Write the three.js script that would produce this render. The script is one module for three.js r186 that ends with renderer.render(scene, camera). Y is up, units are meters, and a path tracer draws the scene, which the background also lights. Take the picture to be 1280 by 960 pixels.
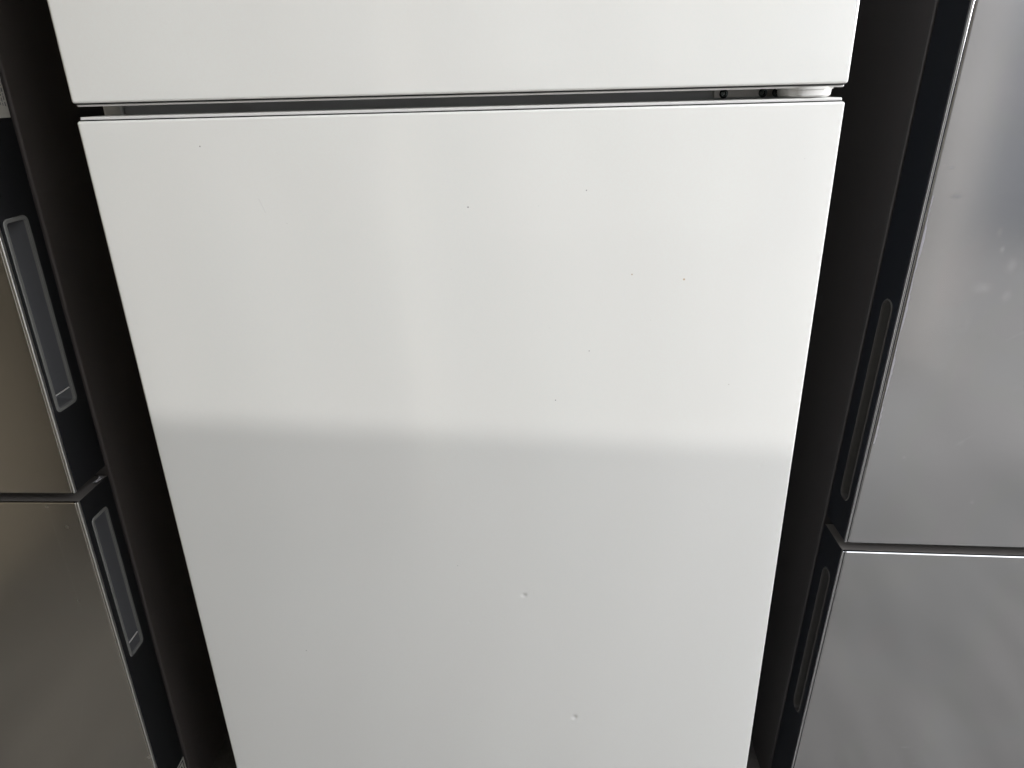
import * as THREE from 'three';
import { RoundedBoxGeometry } from 'three/addons/geometries/RoundedBoxGeometry.js';
import { mergeGeometries, toCreasedNormals } from 'three/addons/utils/BufferGeometryUtils.js';

// ------------------------------------------------------------------ camera, sky, sun, exposure
const scene = new THREE.Scene();
const camera = new THREE.PerspectiveCamera(56.84, 4 / 3, 0.02, 400);
const EYE = new THREE.Vector3(0.04, 1.10, 0.691);
camera.position.copy(EYE);
camera.rotation.set(-0.40111, 0, -0.026175, 'YXZ');
scene.add(camera);

const SUN = new THREE.Vector3(0.93, 0.0663, 0.235).normalize();
{
  const w = 512, h = 256, px = new Float32Array(w * h * 4);
  for (let j = 0; j < h; j++) for (let i = 0; i < w; i++) {
    const a = ((i + 0.5) / w - 0.5) * 2 * Math.PI, e = ((j + 0.5) / h - 0.5) * Math.PI;
    const d = [Math.cos(e) * Math.cos(a), Math.sin(e), Math.cos(e) * Math.sin(a)];
    const up = Math.max(d[1], 0), c = Math.max(0, d[0] * SUN.x + d[1] * SUN.y + d[2] * SUN.z);
    const glow = 1.5 * Math.pow(c, 2.5) + 2.2 * Math.pow(c, 12);
    const base = 3.65 - 1.0 * Math.pow(up, 0.6), k = (j * w + i) * 4;
    px[k] = base * 0.96 + glow * 1.0; px[k + 1] = base * 0.985 + glow * 0.985; px[k + 2] = base * 1.055 + glow * 0.95; px[k + 3] = 1;
  }
  const sky = new THREE.DataTexture(px, w, h, THREE.RGBAFormat, THREE.FloatType);
  sky.mapping = THREE.EquirectangularReflectionMapping;
  sky.magFilter = sky.minFilter = THREE.LinearFilter; sky.wrapS = THREE.RepeatWrapping;
  sky.needsUpdate = true;
  scene.background = sky; scene.environment = sky;
}
const sun = new THREE.DirectionalLight(new THREE.Color(1, 0.975, 0.94), 2.0);
sun.target.position.set(0, 0.8, 0); sun.position.copy(SUN).multiplyScalar(12).add(sun.target.position);
sun.castShadow = true; sun.shadow.mapSize.set(2048, 2048); sun.shadow.radius = 0.62;
Object.assign(sun.shadow.camera, { left: -4, right: 4, top: 4, bottom: -4, near: 0.5, far: 30 });
scene.add(sun, sun.target);

const renderer = new THREE.WebGLRenderer({ antialias: true });
renderer.setSize(1024, 768);
renderer.shadowMap.enabled = true;
renderer.toneMapping = THREE.LinearToneMapping;
renderer.toneMappingExposure = 1.3;

// ------------------------------------------------------------------ helpers
let seed = 7;
const rnd = () => { seed = (seed * 1664525 + 1013904223) >>> 0; return seed / 4294967296; };
const lin = (r, g = r, b = r) => new THREE.Color().setRGB(r, g, b);
const hash = (x, y) => { const s = Math.sin(x * 127.1 + y * 311.7) * 43758.5453; return s - Math.floor(s); };
function vnoise(x, y) {
  const i = Math.floor(x), j = Math.floor(y), f = x - i, g = y - j, u = f * f * (3 - 2 * f), v = g * g * (3 - 2 * g);
  return (hash(i, j) * (1 - u) + hash(i + 1, j) * u) * (1 - v) + (hash(i, j + 1) * (1 - u) + hash(i + 1, j + 1) * u) * v;
}
const fbm = (x, y, n = 4) => { let s = 0, a = 0.5, t = 0; for (let k = 0; k < n; k++) { s += a * vnoise(x, y); t += a; x = x * 2.03 + 7.1; y = y * 2.03 + 3.7; a *= 0.5; } return s / t; };
// a texture over a rectangle of w x h metres; fn(x, y) in metres from the lower left corner returns [r, g, b] or a number
function sheet(nx, ny, w, h, fn, srgb = false) {
  const d = new Uint8Array(nx * ny * 4);
  for (let j = 0; j < ny; j++) for (let i = 0; i < nx; i++) {
    const v = fn((i + 0.5) / nx * w, (j + 0.5) / ny * h), k = (j * nx + i) * 4, a = Array.isArray(v);
    for (let c = 0; c < 3; c++) d[k + c] = Math.max(0, Math.min(255, Math.round(255 * (a ? v[c] : v))));
    d[k + 3] = 255;
  }
  const t = new THREE.DataTexture(d, nx, ny);
  t.magFilter = t.minFilter = THREE.LinearFilter; t.wrapS = t.wrapT = THREE.RepeatWrapping;
  if (srgb) t.colorSpace = THREE.SRGBColorSpace;
  t.needsUpdate = true; return t;
}
function box(x0, x1, y0, y1, z0, z1, r = 0, seg = 3) {
  const w = x1 - x0, h = y1 - y0, d = z1 - z0;
  const g = r ? new RoundedBoxGeometry(w, h, d, seg, r) : new THREE.BoxGeometry(w, h, d);
  g.translate((x0 + x1) / 2, (y0 + y1) / 2, (z0 + z1) / 2);
  return g.index ? g.toNonIndexed() : g;
}
// uv in metres from (x0, y0), by the face's main axis
function metreUV(g, x0 = 0, y0 = 0, sx = 1, sy = 1) {
  const p = g.attributes.position, n = g.attributes.normal, uv = new Float32Array(p.count * 2);
  for (let i = 0; i < p.count; i++) {
    const ax = Math.abs(n.getX(i)), ay = Math.abs(n.getY(i)), az = Math.abs(n.getZ(i));
    let u = p.getX(i), v = p.getY(i);
    if (ax > az && ax > ay) u = p.getX(i) + p.getZ(i); else if (ay > az) v = p.getY(i) + p.getZ(i);
    uv[2 * i] = (u - x0) / sx; uv[2 * i + 1] = (v - y0) / sy;
  }
  g.setAttribute('uv', new THREE.BufferAttribute(uv, 2)); return g;
}
function mesh(name, geos, mat, parent) {
  const list = (Array.isArray(geos) ? geos : [geos]).map(g => g.index ? g.toNonIndexed() : g);
  for (const g of list) for (const k of Object.keys(g.attributes)) if (!['position', 'normal', 'uv'].includes(k)) g.deleteAttribute(k);
  const m = new THREE.Mesh(list.length > 1 ? mergeGeometries(list) : list[0], mat);
  m.name = name; m.castShadow = m.receiveShadow = true; (parent || scene).add(m); return m;
}
function group(name, label, category, grp) {
  const g = new THREE.Group(); g.name = name; g.userData = { label, category }; if (grp) g.userData.group = grp; scene.add(g); return g;
}

// ------------------------------------------------------------------ materials
const M = {};
const WD = { w: 0.70, h: 1.02, y0: 0.057, y1: 1.0772 };       // lower white door
// dents, specks and scratches: x from the door's centre, y above the floor
const dents = [[0.0478, 0.529, 0.0032, 0.7], [0.1109, 0.327, 0.0036, 1], [0.315, 0.70, 0.003, 0.12], [-0.02, 0.49, 0.002, 0.12]];
const specks = [[-0.2419, 1.0531, 0.0007, 0.16, 0.13, 0.12], [0.0024, 0.9917, 0.0009, 0.25, 0.24, 0.24], [0.1154, 1.0045, 0.0007, 0.2, 0.2, 0.2], [0.1621, 0.9219, 0.0008, 0.4, 0.27, 0.16], [0.2143, 0.9156, 0.0012, 0.50, 0.36, 0.22], [-0.2263, 0.4518, 0.0007, 0.2, 0.2, 0.2], [0.086, 0.787, 0.0007, 0.2, 0.19, 0.18], [0.121, 0.842, 0.0006, 0.24, 0.23, 0.22], [-0.03, 0.575, 0.0005, 0.3, 0.3, 0.3], [0.27, 0.80, 0.0006, 0.45, 0.42, 0.4]];
for (let k = 0; k < 14; k++) specks.push([(rnd() - 0.5) * 0.66, 0.25 + rnd() * 0.8, 0.0003 + rnd() * 0.0002, 0.58, 0.57, 0.55]);
for (const q of specks) q[2] *= 0.62;
const toS = v => v <= 0.0031308 ? 12.92 * v : 1.055 * Math.pow(v, 1 / 2.4) - 0.055;
// changes the texels within R metres of (X, Y): fn(old rgb 0..255, distance in metres, dx, dy)
function stamp(t, w, h, X, Y, R, fn) {
  const { data, width, height } = t.image, sx = width / w, sy = height / h;
  for (let j = Math.max(0, Math.floor((Y - R) * sy)); j <= Math.min(height - 1, Math.ceil((Y + R) * sy)); j++)
    for (let i = Math.max(0, Math.floor((X - R) * sx)); i <= Math.min(width - 1, Math.ceil((X + R) * sx)); i++) {
      const dx = (i + 0.5) / sx - X, dy = (j + 0.5) / sy - Y, k = (j * width + i) * 4, o = fn([data[k], data[k + 1], data[k + 2]], Math.hypot(dx, dy), dx, dy);
      for (let c = 0; c < 3; c++) data[k + c] = Math.max(0, Math.min(255, Math.round(o[c])));
    }
  t.needsUpdate = true;
}
function whitePaint(y0, h, marks) {
  const map = sheet(1400, Math.round(2000 * h), 0.7, h, (x, y) => {
    const n = fbm(x * 9 + 3, y * 6, 3) - 0.5, f = vnoise(x * 900, y * 900) - 0.5;
    return [toS(0.797 + 0.012 * n + 0.008 * f), toS(0.80 + 0.012 * n + 0.008 * f), toS(0.77 + 0.008 * n + 0.008 * f)];
  }, true);
  const bump = sheet(1400, Math.round(2000 * h), 0.7, h, (x, y) => 0.4 + 0.004 * (vnoise(x * 420, y * 420) - 0.5) + 0.005 * (vnoise(x * 190 + 9, y * 190) - 0.5));
  if (marks) {
    for (const s of specks) stamp(map, 0.7, h, s[0] + 0.35, s[1] - y0, s[2] * 1.6, (o, d) => { const k = Math.max(0, Math.min(1, (1.6 - d / s[2]) / 0.9)); return o.map((v, c) => v + (255 * toS(s[3 + c]) - v) * k); });
    stamp(map, 0.7, h, -0.1935 + 0.35, 0.998 - y0, 0.006, (o, d, dx, dy) => { const k = 0.3 * Math.max(0, 1 - Math.abs(dx + 0.35 * dy) / 0.0005); return o.map(v => v + (185 - v) * k); });
    for (const q of dents) stamp(bump, 0.7, h, q[0] + 0.35, q[1] - y0, q[2] * 3, (o, d) => o.map(v => v - 100 * Math.min(1, q[3]) * Math.exp(-((d / q[2]) ** 2))));
  }
  return new THREE.MeshPhysicalMaterial({ map, bumpMap: bump, bumpScale: 0.0025, roughness: 0.09, ior: 1.68 });
}
M.whiteLower = whitePaint(WD.y0, 1.02, true);
M.whiteUpper = whitePaint(1.0912, 0.60, false);
M.whitePlastic = new THREE.MeshPhysicalMaterial({ color: lin(0.74, 0.74, 0.72), roughness: 0.4 });
M.whiteCabinet = new THREE.MeshPhysicalMaterial({ color: lin(0.70, 0.70, 0.68), roughness: 0.4 });
M.greyBar = new THREE.MeshStandardMaterial({ color: lin(0.50, 0.51, 0.53), roughness: 0.35 });
M.hingeSteel = new THREE.MeshStandardMaterial({ color: lin(0.42, 0.40, 0.38), roughness: 0.4, metalness: 0.7 });
M.screw = new THREE.MeshStandardMaterial({ color: lin(0.12, 0.14, 0.14), roughness: 0.22, metalness: 0.9 });
M.endCap = new THREE.MeshPhysicalMaterial({ color: lin(0.16, 0.15, 0.14), roughness: 0.35 });
M.highlightTrim = new THREE.MeshStandardMaterial({ color: lin(0.92, 0.91, 0.88), roughness: 0.42, metalness: 1 });  // added pale trim, stands in for the highlight along the steel corner
M.gasket = new THREE.MeshStandardMaterial({ color: lin(0.012), roughness: 0.7 });
M.greyGasket = new THREE.MeshStandardMaterial({ color: lin(0.35), roughness: 0.7 });
M.rubber = new THREE.MeshStandardMaterial({ color: lin(0.02), roughness: 0.8 });

const darkBump = sheet(512, 512, 0.1, 0.1, (x, y) => 0.5 + 0.5 * (vnoise(x * 1400, y * 1400) - 0.5));
darkBump.repeat.set(10, 10);
const dusty = (r, g, b) => { const t = sheet(1024, 1024, 1, 1, (x, y) => {
  const n = fbm(x * 14, y * 5, 4) - 0.5, sp = Math.max(0, vnoise(x * 260, y * 260) - 0.94) * 6 * fbm(x * 4 + 5, y * 4);
  return [r, g, b].map(v => Math.pow(Math.max(0, v * (1 + 0.5 * n) + 0.05 * sp), 1 / 2.2)); }, true); return t; };
M.darkSide = new THREE.MeshPhysicalMaterial({ map: dusty(0.028, 0.025, 0.025), bumpMap: darkBump, bumpScale: 0.00006, roughness: 0.5 });
M.brownSide = new THREE.MeshPhysicalMaterial({ map: dusty(0.11, 0.097, 0.091), bumpMap: darkBump, bumpScale: 0.00006, roughness: 0.5 });
M.blackDoorLeft = new THREE.MeshPhysicalMaterial({ map: dusty(0.010, 0.0105, 0.0115), bumpMap: darkBump, bumpScale: 0.00004, roughness: 0.42 });
M.blackDoorRight = new THREE.MeshPhysicalMaterial({ map: dusty(0.003, 0.0042, 0.007), bumpMap: darkBump, bumpScale: 0.00004, roughness: 0.35, specularIntensity: 0.45 });
M.handleFrameLeft = new THREE.MeshPhysicalMaterial({ color: lin(0.19, 0.19, 0.18), roughness: 0.36 });
M.handleCupLeft = new THREE.MeshPhysicalMaterial({ color: lin(0.10, 0.102, 0.106), roughness: 0.32 });
M.ledgeGlint = new THREE.MeshPhysicalMaterial({ color: lin(0.6, 0.59, 0.57), roughness: 0.3 });  // pale bar stands in for light caught low in the grip
M.handleFrameRight = new THREE.MeshPhysicalMaterial({ color: lin(0.06, 0.057, 0.055), roughness: 0.4 });
M.handleCupRight = new THREE.MeshPhysicalMaterial({ color: lin(0.045, 0.044, 0.042), roughness: 0.42 });

// brushed steel: fine horizontal grain, smudges that dull the gloss, pale marks where the photograph shows them
function steel(col, rough, marks, lines) {
  const W = 0.6, H = 1.7;
  const map = sheet(760, 1500, W, H, (x, y) => {
    const n = fbm(x * 7, y * 5 + 11, 3) - 0.5;
    let k = 1 + 0.025 * n, add = 0;
    for (const m of marks) { if (Math.abs(x - m[0]) > 2.5 * m[2] || Math.abs(y - m[1]) > 2.5 * m[3]) continue; const q = Math.hypot((x - m[0]) / m[2], (y - m[1]) / m[3]); if (q < 2.5) add += 0.27 * m[4] * Math.exp(-q * q) * (0.4 + 1.2 * fbm(x * 300, y * 300, 2)); }
    for (const l of lines) {
      const t = ((x - l[0]) * (l[2] - l[0]) + (y - l[1]) * (l[3] - l[1])) / ((l[2] - l[0]) ** 2 + (l[3] - l[1]) ** 2);
      if (t > 0 && t < 1) { const d = Math.hypot(x - l[0] - t * (l[2] - l[0]), y - l[1] - t * (l[3] - l[1])); if (d < 0.0012) add += l[4] * (1 - d / 0.0012) * (0.3 + vnoise(t * 60, 3)); }
    }
    return col.map(c => Math.pow(Math.min(1, c * k + add), 1 / 2.2));
  }, true);
  const rm = sheet(300, 600, W, H, (x, y) => {
    const n = fbm(x * 6 + 2, y * 4, 4) - 0.5; let v = rough + 0.03 * n;
    for (const m of marks) { if (Math.abs(x - m[0]) > 2.5 * m[2] || Math.abs(y - m[1]) > 2.5 * m[3]) continue; const q = Math.hypot((x - m[0]) / m[2], (y - m[1]) / m[3]); if (q < 2.5) v += 0.12 * Math.exp(-q * q); }
    return v;
  });
  return new THREE.MeshPhysicalMaterial({ map, roughnessMap: rm, roughness: 1, metalness: 1 });
}

// ------------------------------------------------------------------ the setting
{
  const t = sheet(1024, 1024, 2, 2, (x, y) => {
    const n = fbm(x * 3, y * 3, 5) - 0.5, st = fbm(x * 26, y * 5, 3) - 0.5, f = vnoise(x * 300, y * 300) - 0.5, k = 1 + 0.7 * n + 0.45 * st + 0.2 * f;
    return [0.24 * k, 0.23 * k, 0.215 * k].map(v => Math.pow(Math.max(0.01, v), 1 / 2.2));
  }, true);
  t.repeat.set(60, 60);
  const b = sheet(512, 512, 1, 1, (x, y) => 0.5 * fbm(x * 40, y * 40, 4) + 0.25 * vnoise(x * 200, y * 200)); b.repeat.set(120, 120);
  const g = new THREE.PlaneGeometry(120, 120); g.rotateX(-Math.PI / 2);
  const m = mesh('ground', g, new THREE.MeshStandardMaterial({ map: t, bumpMap: b, bumpScale: 0.002, roughness: 0.85 }));
  m.userData = { kind: 'structure', label: 'worn grey brown concrete ground under the fridges' };
}
const render = (r, g, b) => { const t = sheet(512, 512, 2, 2, (x, y) => { const n = fbm(x * 4, y * 4, 5) - 0.5, k = 1 + 0.4 * n; return [r, g, b].map(v => Math.pow(v * k, 1 / 2.2)); }, true); return new THREE.MeshStandardMaterial({ map: t, roughness: 0.9 }); };
{
  const back = mesh('shop_wall', metreUV(box(-3, 3, -0.05, 3.2, -1.05, -0.85), 0, 0, 2, 2), render(0.22, 0.2, 0.18));
  back.userData = { label: 'rough rendered wall close behind the row of fridges', category: 'wall' };
  const side = mesh('added_dark_wall', metreUV(box(-1.6, -1.3, -0.05, 3.0, -0.85, 3.8), 0, 0, 2, 2), render(0.24, 0.21, 0.165));  // added out of view to darken one side and its reflections
  side.userData = { label: 'unseen brown wall added to cut side light and be mirrored in the brownish steel doors', category: 'wall' };
  const front = group('light_screen', 'unseen screen added opposite the row to cut frontal light, pale over dark for a mirrored band', 'wall');  // added out of view so light enters only past its open end
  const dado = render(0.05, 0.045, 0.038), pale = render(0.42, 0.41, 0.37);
  for (const [x0, x1] of [[-1.295, 0.62], [0.665, 0.82]]) {  // slit left open for a mirrored bright streak
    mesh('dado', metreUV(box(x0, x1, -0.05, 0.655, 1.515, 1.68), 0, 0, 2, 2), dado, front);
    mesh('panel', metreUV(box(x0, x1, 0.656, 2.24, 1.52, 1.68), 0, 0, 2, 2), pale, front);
  }
  const skyScreen = group('sky_blocker', 'unseen grey screen added across from the row to hide the low sky from the steel', 'wall');  // added out of view to block the low sky in the steel reflections
  mesh('wall', metreUV(box(0.2, 8, -0.05, 2.25, 4.5, 4.7), 0, 0, 2, 2), render(0.23, 0.235, 0.245), skyScreen);
  mesh('coping', metreUV(box(0.17, 8.03, 2.251, 2.32, 4.45, 4.75, 0.01), 0, 0, 2, 2), render(0.4, 0.39, 0.37), skyScreen);
  const gp = group('stripe_post', 'unseen pale upright added to be mirrored as a stripe in the brushed steel', 'post');  // added out of view only for its reflection
  mesh('post', metreUV(box(1.43, 1.58, -0.05, 2.30, 1.95, 2.10, 0.008), 0, 0, 2, 2), render(0.74, 0.70, 0.65), gp);
  mesh('cap', metreUV(box(1.41, 1.60, 2.301, 2.35, 1.93, 2.12, 0.01), 0, 0, 2, 2), render(0.5, 0.44, 0.37), gp);
  const can = group('shade_roof', 'unseen dark flat roof added to keep skylight off the brownish steel fridge side', 'shade_roof');  // added overhead, out of view, so the light falls off sideways
  mesh('roof', metreUV(box(-3.0, 0.55, 2.25, 2.33, -0.85, 4.0), 0, 0, 2, 2), render(0.07, 0.06, 0.05), can);
  for (const x of [-2.9, 0.45]) mesh('post', box(x - 0.05, x + 0.05, -0.02, 2.25, 3.85, 3.95, 0.005), render(0.2, 0.15, 0.1), can);
  const low = new THREE.Group(); low.name = 'shadow_caster'; scene.add(low);  // added out of view as sun occluder for the shadow edge
  low.userData = { label: 'unseen low wall added to cast the shadow across the white door', category: 'wall' };
  low.position.set(-0.5, 0.265, 1.30); low.rotation.set(0, -0.04, -0.06, 'YZX');
  mesh('wall', metreUV(box(3.0, 9.5, -0.6, 1.20, -0.09, 0.09), 0, 0, 2, 2), render(0.42, 0.41, 0.39), low);
  mesh('coping', metreUV(box(2.98, 9.52, 1.201, 1.262, -0.11, 0.11, 0.008), 0, 0, 2, 2), render(0.34, 0.33, 0.3), low);
}

{ // unseen dark fridge added facing the row: mirrored in the brownish steel and keeping light off the left of the white door
  const f = group('added_dark_fridge', 'unseen brown fridge added to block light, with a paler upper door for its reflection', 'fridge');
  f.position.set(-0.54, 0, 0.84); f.rotation.y = 0.06;
  const m = new THREE.MeshPhysicalMaterial({ color: lin(0.17, 0.15, 0.12), roughness: 0.5 }), mu = new THREE.MeshPhysicalMaterial({ color: lin(0.36, 0.33, 0.275), roughness: 0.5 });
  mesh('cabinet', box(-0.35, 0.35, 0.03, 1.45, 0.06, 0.66, 0.004), m, f);
  const a = mesh('upper_door', box(-0.35, 0.35, 0.805, 1.45, 0, 0.052, 0.006), mu, f), b = mesh('lower_door', box(-0.35, 0.35, 0.06, 0.79, 0, 0.052, 0.006), m, f);  // upper door made paler for a tonal step in the reflections
  mesh('handle', box(0.29, 0.31, 0.86, 1.22, -0.03, 0.001, 0.005), M.rubber, a); mesh('handle', box(0.29, 0.31, 0.46, 0.72, -0.03, 0.001, 0.005), M.rubber, b);
  for (const x of [-0.3, 0.3]) for (const z of [0.12, 0.6]) { const g = new THREE.CylinderGeometry(0.02, 0.02, 0.031, 16); g.translate(x, 0.0155, z); mesh('foot', g, M.rubber, f); }
}

// ------------------------------------------------------------------ white fridge
{
  const f = group('white_fridge', 'white enamelled fridge with two doors standing between two steel fridges', 'fridge');
  const GT = WD.y1, GB = 1.0894;                               // the gap between the doors
  const cab = mesh('cabinet', [
    box(-0.35, -0.331, 0.05, 1.70, -0.66, -0.05, 0.003), box(0.331, 0.35, 0.05, 1.70, -0.66, -0.05, 0.003),
    box(-0.332, 0.332, 0.051, 0.10, -0.655, -0.055), box(-0.332, 0.332, 1.655, 1.699, -0.655, -0.055), box(-0.332, 0.332, 0.09, 1.66, -0.658, -0.64)], M.whiteCabinet, f);
  mesh('cross_bar', box(-0.3302, 0.3302, 1.055, 1.115, -0.09, -0.0525, 0.002), M.greyBar, cab);
  mesh('gasket', [box(-0.328, 0.328, GB + 0.016, 1.665, -0.0515, -0.0455), box(-0.328, 0.328, 0.075, GT - 0.022, -0.0515, -0.0455)], M.greyGasket, cab);
  for (const [x, z] of [[-0.3, -0.1], [0.3, -0.1], [-0.3, -0.6], [0.3, -0.6]]) { const g = new THREE.CylinderGeometry(0.02, 0.023, 0.05, 20); g.translate(x, 0.025, z); mesh('foot', g, M.rubber, f); }
  const wavy = (y0, y1) => { // the slightly uneven face of the pressed sheet
    const g = new THREE.PlaneGeometry(0.6956, y1 - y0 - 0.0044, 90, 120); g.translate(0, (y0 + y1) / 2, 0.00006);
    const p = g.attributes.position;
    for (let i = 0; i < p.count; i++) {
      const x = p.getX(i), y = p.getY(i), e = Math.min(1, (0.3478 - Math.abs(x)) / 0.02) * Math.min(1, Math.min(y - y0 - 0.0022, y1 - 0.0022 - y) / 0.02);
      const w = 0.00022 * (fbm(x * 7 + 11, y * 2.2 + 3, 2) - 0.5) * 2 + 0.00010 * Math.sin(x * 42 + 1.7 * Math.sin(y * 6)) + 0.00008 * (fbm(x * 22, y * 9 + 40, 2) - 0.5);
      p.setZ(i, p.getZ(i) + Math.max(0, e) * (w + 0.0002));
    }
    g.computeVertexNormals(); return g.toNonIndexed();
  };
  // doors: painted outer skin, a narrow dark seam, then the liner whose lip stands a little proud of the skin at the gap
  const SK = GB + 0.0030, LT = GT + 0.0034;
  const U = mesh('upper_door', box(-0.3495, 0.3495, GB, 1.69, -0.045, -0.0064, 0.0012), M.whitePlastic, f);
  mesh('seam_strip', box(-0.3488, 0.3488, GB + 0.0018, 1.688, -0.0066, -0.0045), M.gasket, U);
  mesh('door_skin', [box(-0.35, 0.35, SK, 1.691, -0.0050, 0, 0.0022, 4), wavy(SK, 1.691)].map(g => metreUV(g, -0.35, 1.0912, 0.7, 0.60)), M.whiteUpper, U);
  const L = mesh('lower_door', box(-0.3495, 0.3495, 0.058, LT, -0.045, -0.0064, 0.0012), M.whitePlastic, f);
  mesh('seam_strip', box(-0.3488, 0.3488, 0.06, GT + 0.0010, -0.0066, -0.0045), M.gasket, L);
  mesh('door_skin', [box(-0.35, 0.35, WD.y0, GT, -0.0050, 0, 0.0022, 4), wavy(WD.y0, GT)].map(g => metreUV(g, -0.35, WD.y0, 0.7, 1.02)), M.whiteLower, L);
  // hinge in the gap on the right
  const hb = mesh('hinge_bracket', [box(0.243, 0.3295, LT + 0.0015, GB - 0.0003, -0.0522, -0.0500), box(0.305, 0.333, LT + 0.0040, LT + 0.0062, -0.051, -0.012)], M.hingeSteel, f);
  const cap = new THREE.LatheGeometry([[0, 0.0008], [0.0215, 0.0008], [0.0232, 0.0022], [0.0240, 0.0072], [0.0252, 0.0076], [0.0252, 0.0098], [0, 0.0098]].map(p => new THREE.Vector2(...p)), 48);
  const capg = toCreasedNormals(cap, 0.5); capg.translate(0.3215, LT, -0.0275);
  mesh('hinge_cap', capg, M.whitePlastic, hb);
  for (const [x, r] of [[0.2525, 0.0042], [0.2905, 0.0042], [0.3035, 0.0040]]) {
    const prof = [[r * 0.28, -r * 0.25], [r * 0.3, r * 0.5], [r * 0.55, r * 0.55], [r * 0.85, r * 0.38], [r, 0.0], [r, -0.0006]].map(p => new THREE.Vector2(...p)).reverse();
    const s = new THREE.LatheGeometry(prof, 24); s.rotateX(Math.PI / 2);
    const slot = new THREE.BoxGeometry(r * 1.1, r * 0.26, r * 0.2); slot.translate(0, 0, r * 0.1);
    const sg = mergeGeometries([s.toNonIndexed(), slot.toNonIndexed()]); sg.translate(x, LT + 0.0048, -0.0497);
    mesh('screw', sg, M.screw, hb);
  }
}

// ------------------------------------------------------------------ steel fridges
const rr = (w, h, r, n = 6) => { // rounded rectangle loop, centred
  const p = []; for (const [cx, cy, a] of [[w / 2 - r, h / 2 - r, 0], [-w / 2 + r, h / 2 - r, 1], [-w / 2 + r, -h / 2 + r, 2], [w / 2 - r, -h / 2 + r, 3]])
    for (let k = 0; k <= n; k++) { const t = (a + k / n) * Math.PI / 2; p.push([cx + r * Math.cos(t), cy + r * Math.sin(t)]); } return p;
};
function loft(rings, cap) { // rings of [x, y, z] points, all the same length
  const v = []; const tri = (a, b, c) => v.push(...a, ...b, ...c);
  for (let k = 0; k + 1 < rings.length; k++) for (let i = 0, n = rings[k].length; i < n; i++) {
    const a = rings[k][i], b = rings[k][(i + 1) % n], c = rings[k + 1][(i + 1) % n], d = rings[k + 1][i]; tri(a, b, c); tri(a, c, d);
  }
  if (cap) { const r = rings[rings.length - 1], c = [0, 1, 2].map(q => r.reduce((s, p) => s + p[q], 0) / r.length); r.forEach((p, i) => tri(p, r[(i + 1) % r.length], c)); }
  let g = new THREE.BufferGeometry(); g.setAttribute('position', new THREE.Float32BufferAttribute(v, 3)); g.computeVertexNormals();
  g = toCreasedNormals(g, 0.6); g.setAttribute('uv', new THREE.BufferAttribute(new Float32Array(v.length / 3 * 2), 2)); return g;
}
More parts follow.
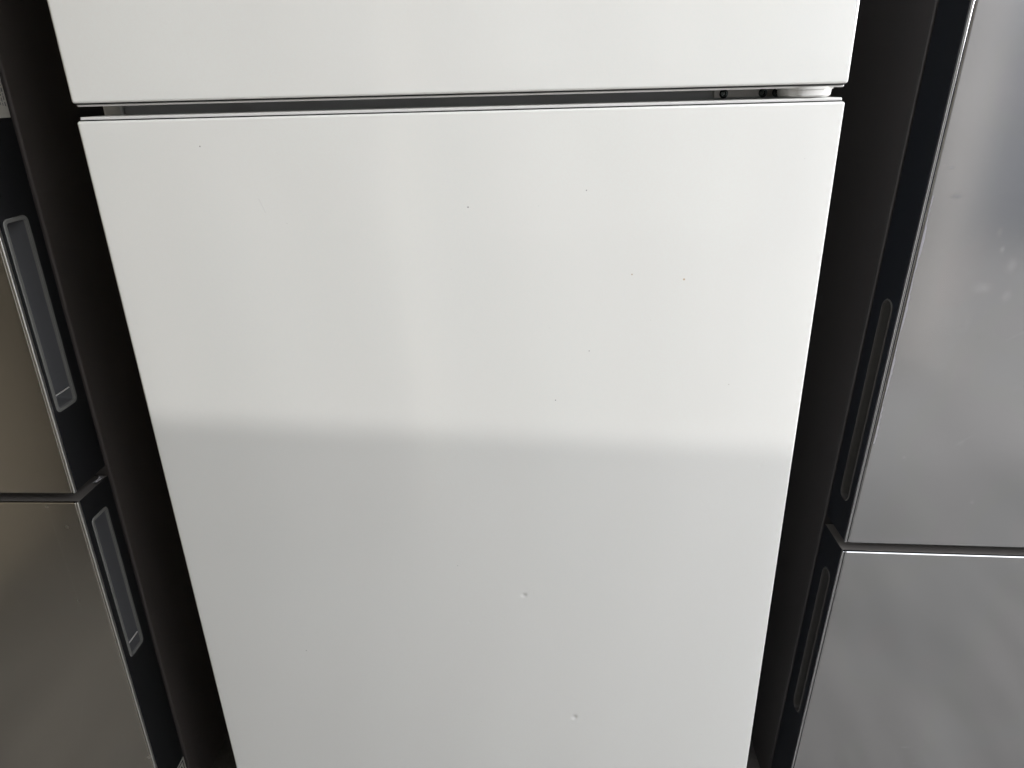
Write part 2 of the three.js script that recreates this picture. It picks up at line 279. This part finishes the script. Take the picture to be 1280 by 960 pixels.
/* dir: +1 body extends to +x from the handle side, -1 to -x. Local origin: lower front corner on the handle side. */
function steelFridge(o) {
  const f = group('steel_fridge', o.label, 'fridge', 'stainless steel fridges beside the white one');
  const B = new THREE.Matrix4().makeRotationY(o.yaw).multiply(new THREE.Matrix4().makeRotationZ(o.lean));
  const p = new THREE.Vector3(o.fit[0] - 0.03998, -1.08, o.fit[1] - 0.69099).multiplyScalar(o.s).add(EYE);
  p.add(new THREE.Vector3(0, o.yb, 0).applyMatrix4(B));
  f.position.copy(p); f.rotation.set(0, o.yaw, o.lean, 'YZX');
  const W = 0.6, s = o.dir, X = (a, b) => s > 0 ? [a, b] : [-b, -a], D = o.t;
  const bx = (a, b, y0, y1, z0, z1, r) => box(...X(a, b), y0, y1, z0, z1, r);
  const inset = o.inset;
  const cab = mesh('cabinet', metreUV(bx(inset, W - inset, 0.035, 1.72, -0.66, -D, 0.0025), 0, 0, 1, 1), o.side, f);
  mesh('gasket', [bx(0.012, W - 0.012, o.gapTop + 0.02, 1.70, -D - 0.0005, -D + 0.009), bx(0.012, W - 0.012, 0.09, o.gapBottom - 0.02, -D - 0.0005, -D + 0.009)], M.gasket, cab);
  for (const [x, z] of [[0.06, -0.12], [W - 0.06, -0.12], [0.06, -0.6], [W - 0.06, -0.6]]) {
    const bottom = f.position.y + (s * x) * Math.sin(o.lean) + 0.036, g = new THREE.CylinderGeometry(0.018, 0.022, bottom, 20);
    g.translate(s * x, 0.036 - bottom / 2, z); mesh('foot', g, M.rubber, f);
  }
  const door = (name, y0, y1, h) => {
    const zb = -D + 0.006, zf = -0.0040;                        // body of the door behind the steel
    const sh = new THREE.Shape([[zb + 0.001, y0], [zf, y0], [zf, y1], [zb + 0.001, y1], [zb, y1 - 0.001], [zb, y0 + 0.001]].map(q => new THREE.Vector2(...q)));
    const hw = h.z1 - h.z0, hh = h.y1 - h.y0, cz = (h.z0 + h.z1) / 2, cy = (h.y0 + h.y1) / 2;
    sh.holes.push(new THREE.Path(rr(hw - 0.001, hh - 0.001, h.r).map(q => new THREE.Vector2(cz + q[0], cy + q[1]))));
    const e = new THREE.ExtrudeGeometry(sh, { depth: 0.03, bevelEnabled: false });
    const q = e.attributes.position; // shape (z, y), extrusion along x
    for (let i = 0; i < q.count; i++) { const z = q.getX(i), y = q.getY(i), w = q.getZ(i); q.setXYZ(i, s * (0.0008 + w), y, z); }
    e.computeVertexNormals();
    if (s < 0) { const a = q.array, nn = e.attributes.normal.array; for (let i = 0; i < a.length; i += 9) for (let c = 0; c < 3; c++) { [a[i + c], a[i + 3 + c]] = [a[i + 3 + c], a[i + c]]; } e.computeVertexNormals(); }
    const body = mesh(name, [metreUV(e.index ? e.toNonIndexed() : e, 0, 0, 1, 1), metreUV(bx(0.0285, W - 0.001, y0 + 0.0006, y1 - 0.0006, zb + 0.0006, zf - 0.0006), 0, 0, 1, 1)], o.black, f);
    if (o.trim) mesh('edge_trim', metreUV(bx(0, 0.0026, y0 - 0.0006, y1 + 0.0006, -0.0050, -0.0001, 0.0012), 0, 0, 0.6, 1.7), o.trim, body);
    mesh('steel_panel', metreUV(bx(o.trim ? 0.0033 : 0, W, y0 - 0.0006, y1 + 0.0006, -0.0050, 0, o.edge), s > 0 ? 0 : -W, 0, 0.6, 1.7), o.steel, body);
    mesh('end_cap', bx(0.0012, W - 0.0012, y1 - 0.004, y1 + 0.0003, zb + 0.0012, -0.0052), M.endCap, body);
    // recessed grip
    const ring = (grow, depth, rad, dz = 0) => rr(hw + grow, hh + grow, rad).map(c => [s * depth, cy + c[1], cz + c[0] + dz]);
    mesh('handle_frame', loft([ring(-0.0012, 0.004, h.r), ring(0.0004, 0.0006, h.r), ring(-0.0006, -0.0004, h.r), ring(-2 * h.rim, -0.0002, Math.max(0.002, h.r - h.rim)), ring(-2 * h.rim - 0.001, 0.0022, Math.max(0.002, h.r - h.rim))]), h.frame, body);
    mesh('handle_recess', loft([ring(-2 * h.rim - 0.001, 0.0022, Math.max(0.002, h.r - h.rim)), ring(-2 * h.rim - 0.006, 0.016, Math.max(0.002, h.r - h.rim)), ring(-2 * h.rim - 0.013, 0.022, 0.002)], true), h.cup, body);
    if (h.glintBar) mesh('ledge_glint', bx(0.0026, 0.0042, h.y0 + 0.0185, h.y0 + 0.0197, cz - hw / 2 + h.rim - 0.0005, cz + hw / 2 - h.rim + 0.0005, 0.0003), M.ledgeGlint, body);  // line of light modelled as a pale bar across the recess
    return body;
  };
  const upper = door('upper_door', o.gapTop, 1.715, o.handleUpper), lower = door('lower_door', 0.07, o.gapBottom, o.handleLower);
  return { f, upper, lower };
}
const leftSteel = steel([0.60, 0.575, 0.52], 0.21, [[0.5605, 0.6415, 0.0026, 0.0018, 0.6], [0.5634, 0.50, 0.0014, 0.002, 0.3], [0.5781, 0.6127, 0.003, 0.003, 0.10], [0.5947, 0.2185, 0.003, 0.003, 0.4]], [[0.5613, 0.6424, 0.5634, 0.48, 0.06], [0.49, 0.22, 0.53, 0.34, 0.03]]);
const left = steelFridge({
  label: 'brownish steel fridge with wide grey side grips and a paper sticker', dir: -1, s: 1.325, yb: 0.331, fit: [-0.3664, 0.1354], yaw: -0.0359, lean: -0.0124, t: 0.0729,
  gapTop: 0.661, gapBottom: 0.6465, edge: 0.0016, inset: 0.0005, trim: M.highlightTrim, steel: leftSteel, black: M.blackDoorLeft, side: M.brownSide,
  handleUpper: { y0: 0.761, y1: 0.982, z0: -0.049, z1: -0.0105, r: 0.007, rim: 0.0040, glintBar: true, frame: M.handleFrameLeft, cup: M.handleCupLeft },
  handleLower: { y0: 0.390, y1: 0.613, z0: -0.049, z1: -0.0150, r: 0.006, rim: 0.0036, glintBar: true, frame: M.handleFrameLeft, cup: M.handleCupLeft }
});
const rmarks = [];
for (const m of [[0.0908, 0.9313, 0.0014, 0.0024, 0.5], [0.1054, 0.9146, 0.005, 0.006, 0.16], [0.0813, 0.8898, 0.008, 0.0045, 0.2], [0.1089, 0.8816, 0.004, 0.005, 0.14], [0.0717, 0.852, 0.004, 0.006, 0.06], [0.0109, 1.0145, 0.0014, 0.001, 0.4], [0.0183, 1.0131, 0.0026, 0.0012, 0.5], [0.0454, 0.6825, 0.0016, 0.0018, 0.3], [0.0068, 0.6562, 0.0014, 0.002, 0.22], [0.1401, 0.6236, 0.002, 0.002, 0.26], [0.1065, 0.7025, 0.003, 0.003, 0.10], [0.0833, 0.9495, 0.002, 0.003, 0.10], [0.1529, 0.2112, 0.005, 0.0014, 0.3], [0.1737, 0.1799, 0.004, 0.0014, 0.2], [0.03, 0.985, 0.005, 0.002, 0.1]]) rmarks.push(m);
for (let k = 0; k < 10; k++) rmarks.push([0.03 + rnd() * 0.3, 0.2 + rnd() * 0.9, 0.001 + rnd() * 0.004, 0.001 + rnd() * 0.004, 0.02 + rnd() * 0.05]);
const rightSteel = steel([0.455, 0.457, 0.462], 0.15, rmarks, [[0.12, 0.83, 0.17, 0.86, 0.05], [0.1, 0.70, 0.12, 0.715, 0.06], [0.25, 0.62, 0.29, 0.66, 0.04]]);
const right = steelFridge({
  label: 'pale brushed steel fridge with narrow black side grips, leaning slightly', dir: 1, s: 1.25, yb: 0.25, fit: [0.3462, 0.1], yaw: -0.0432, lean: -0.0364, t: 0.0688,
  gapTop: 0.560, gapBottom: 0.5455, edge: 0.0024, inset: 0.0005, trim: rightSteel, steel: rightSteel, black: M.blackDoorRight, side: M.darkSide,
  handleUpper: { y0: 0.606, y1: 0.867, z0: -0.040, z1: -0.0165, r: 0.011, rim: 0.0012, frame: M.handleFrameRight, cup: M.handleCupRight },
  handleLower: { y0: 0.247, y1: 0.498, z0: -0.040, z1: -0.0165, r: 0.011, rim: 0.0012, frame: M.handleFrameRight, cup: M.handleCupRight }
});
right.f.name = 'steel_fridge_001';

// ------------------------------------------------------------------ stickers, tape, film
function sticker(name, label, w, h, draw, z0, y0, parent) {
  const c = document.createElement('canvas'); c.width = 256; c.height = Math.round(256 * h / w);
  const x = c.getContext('2d'); x.fillStyle = '#c9c6bd'; x.fillRect(0, 0, c.width, c.height); draw(x, c.width, c.height);
  const t = new THREE.CanvasTexture(c); t.colorSpace = THREE.SRGBColorSpace;
  const g = new THREE.BoxGeometry(0.0003, h, w); g.translate(-0.0006, y0 + h / 2, z0 + w / 2);
  mesh(name, g, new THREE.MeshStandardMaterial({ map: t, roughness: 0.6 }), parent).userData = { label };
}
sticker('sticker', 'white paper sticker with rows of tiny print', 0.036, 0.075, (x, w, h) => {
  x.fillStyle = '#55555c';
  for (let r = 0; r < 9; r++) { let y = 14; while (y < h * 0.82) { const l = 6 + rnd() * 26; if (y + l < h * 0.86) x.fillRect(w - 26 - r * 24, y, 7 + rnd() * 4, l); y += l + 5 + rnd() * 8; } }
  x.fillStyle = '#7a4a48'; x.beginPath(); x.arc(w * 0.35, h * 0.9, 9, 0, 7); x.fill();
}, -0.0655, 1.0795, left.upper);
sticker('sticker', 'white sticker with a black framed mark', 0.032, 0.055, (x, w, h) => {
  x.strokeStyle = '#111318'; x.lineWidth = 15; x.strokeRect(34, 34, w - 68, h - 68);
  x.fillStyle = '#111318'; x.beginPath(); x.moveTo(w * 0.68, 70); x.lineTo(w * 0.78, 150); x.lineTo(w * 0.62, 190); x.lineTo(w * 0.3, 300); x.lineTo(w * 0.34, 160); x.lineTo(w * 0.5, 130); x.fill();
}, -0.0660, 0.0855, left.lower);
{ // crumpled end of clear tape in the gap between the steel doors
  const g = new THREE.PlaneGeometry(0.020, 0.007, 12, 4), p = g.attributes.position;
  for (let i = 0; i < p.count; i++) { const x = p.getX(i); p.setXYZ(i, x + (rnd() - 0.5) * 0.0006, p.getY(i) * (0.5 + 0.35 * Math.sin(x * 330 + 1)) + 0.0012 * Math.sin(x * 520) + (rnd() - 0.5) * 0.0008, 0.0014 * Math.sin(x * 700 + p.getY(i) * 500) + (rnd() - 0.5) * 0.0012); }
  g.computeVertexNormals(); g.rotateY(Math.PI / 2); g.rotateX(-0.10); g.translate(0.0016, 0.6535, -0.044);
  mesh('tape_scrap', toCreasedNormals(g, 0.5), new THREE.MeshPhysicalMaterial({ color: lin(0.36, 0.35, 0.36), roughness: 0.2, side: THREE.DoubleSide }), left.lower).userData = { label: 'crumpled scrap of pale tape' };
}
{ // torn strip of protective film left along the edge of the upper steel door
  const v = [], y0 = 0.70, y1 = 0.985, n = 80; let last = 0.0075;
  const pts = []; for (let i = 0; i <= n; i++) { last = 0.0066 + 0.0012 * rnd() + 0.0008 * Math.sin(i * 0.31); pts.push([last, y0 + (y1 - y0) * i / n]); }
  const sh = new THREE.Shape([[0.0058, y0], ...pts, [0.0058, y1]].map(q => new THREE.Vector2(...q)));
  const g = new THREE.ExtrudeGeometry(sh, { depth: 0.0002, bevelEnabled: false }); g.translate(0, 0, 0.00005);
  mesh('film_strip', g, new THREE.MeshPhysicalMaterial({ color: lin(0.30, 0.29, 0.31), roughness: 0.3 }), right.upper).userData = { label: 'torn strip of protective film' };
}

scene.traverse(o => { if (o.isMesh) { o.castShadow = true; o.receiveShadow = true; } });
renderer.render(scene, camera);
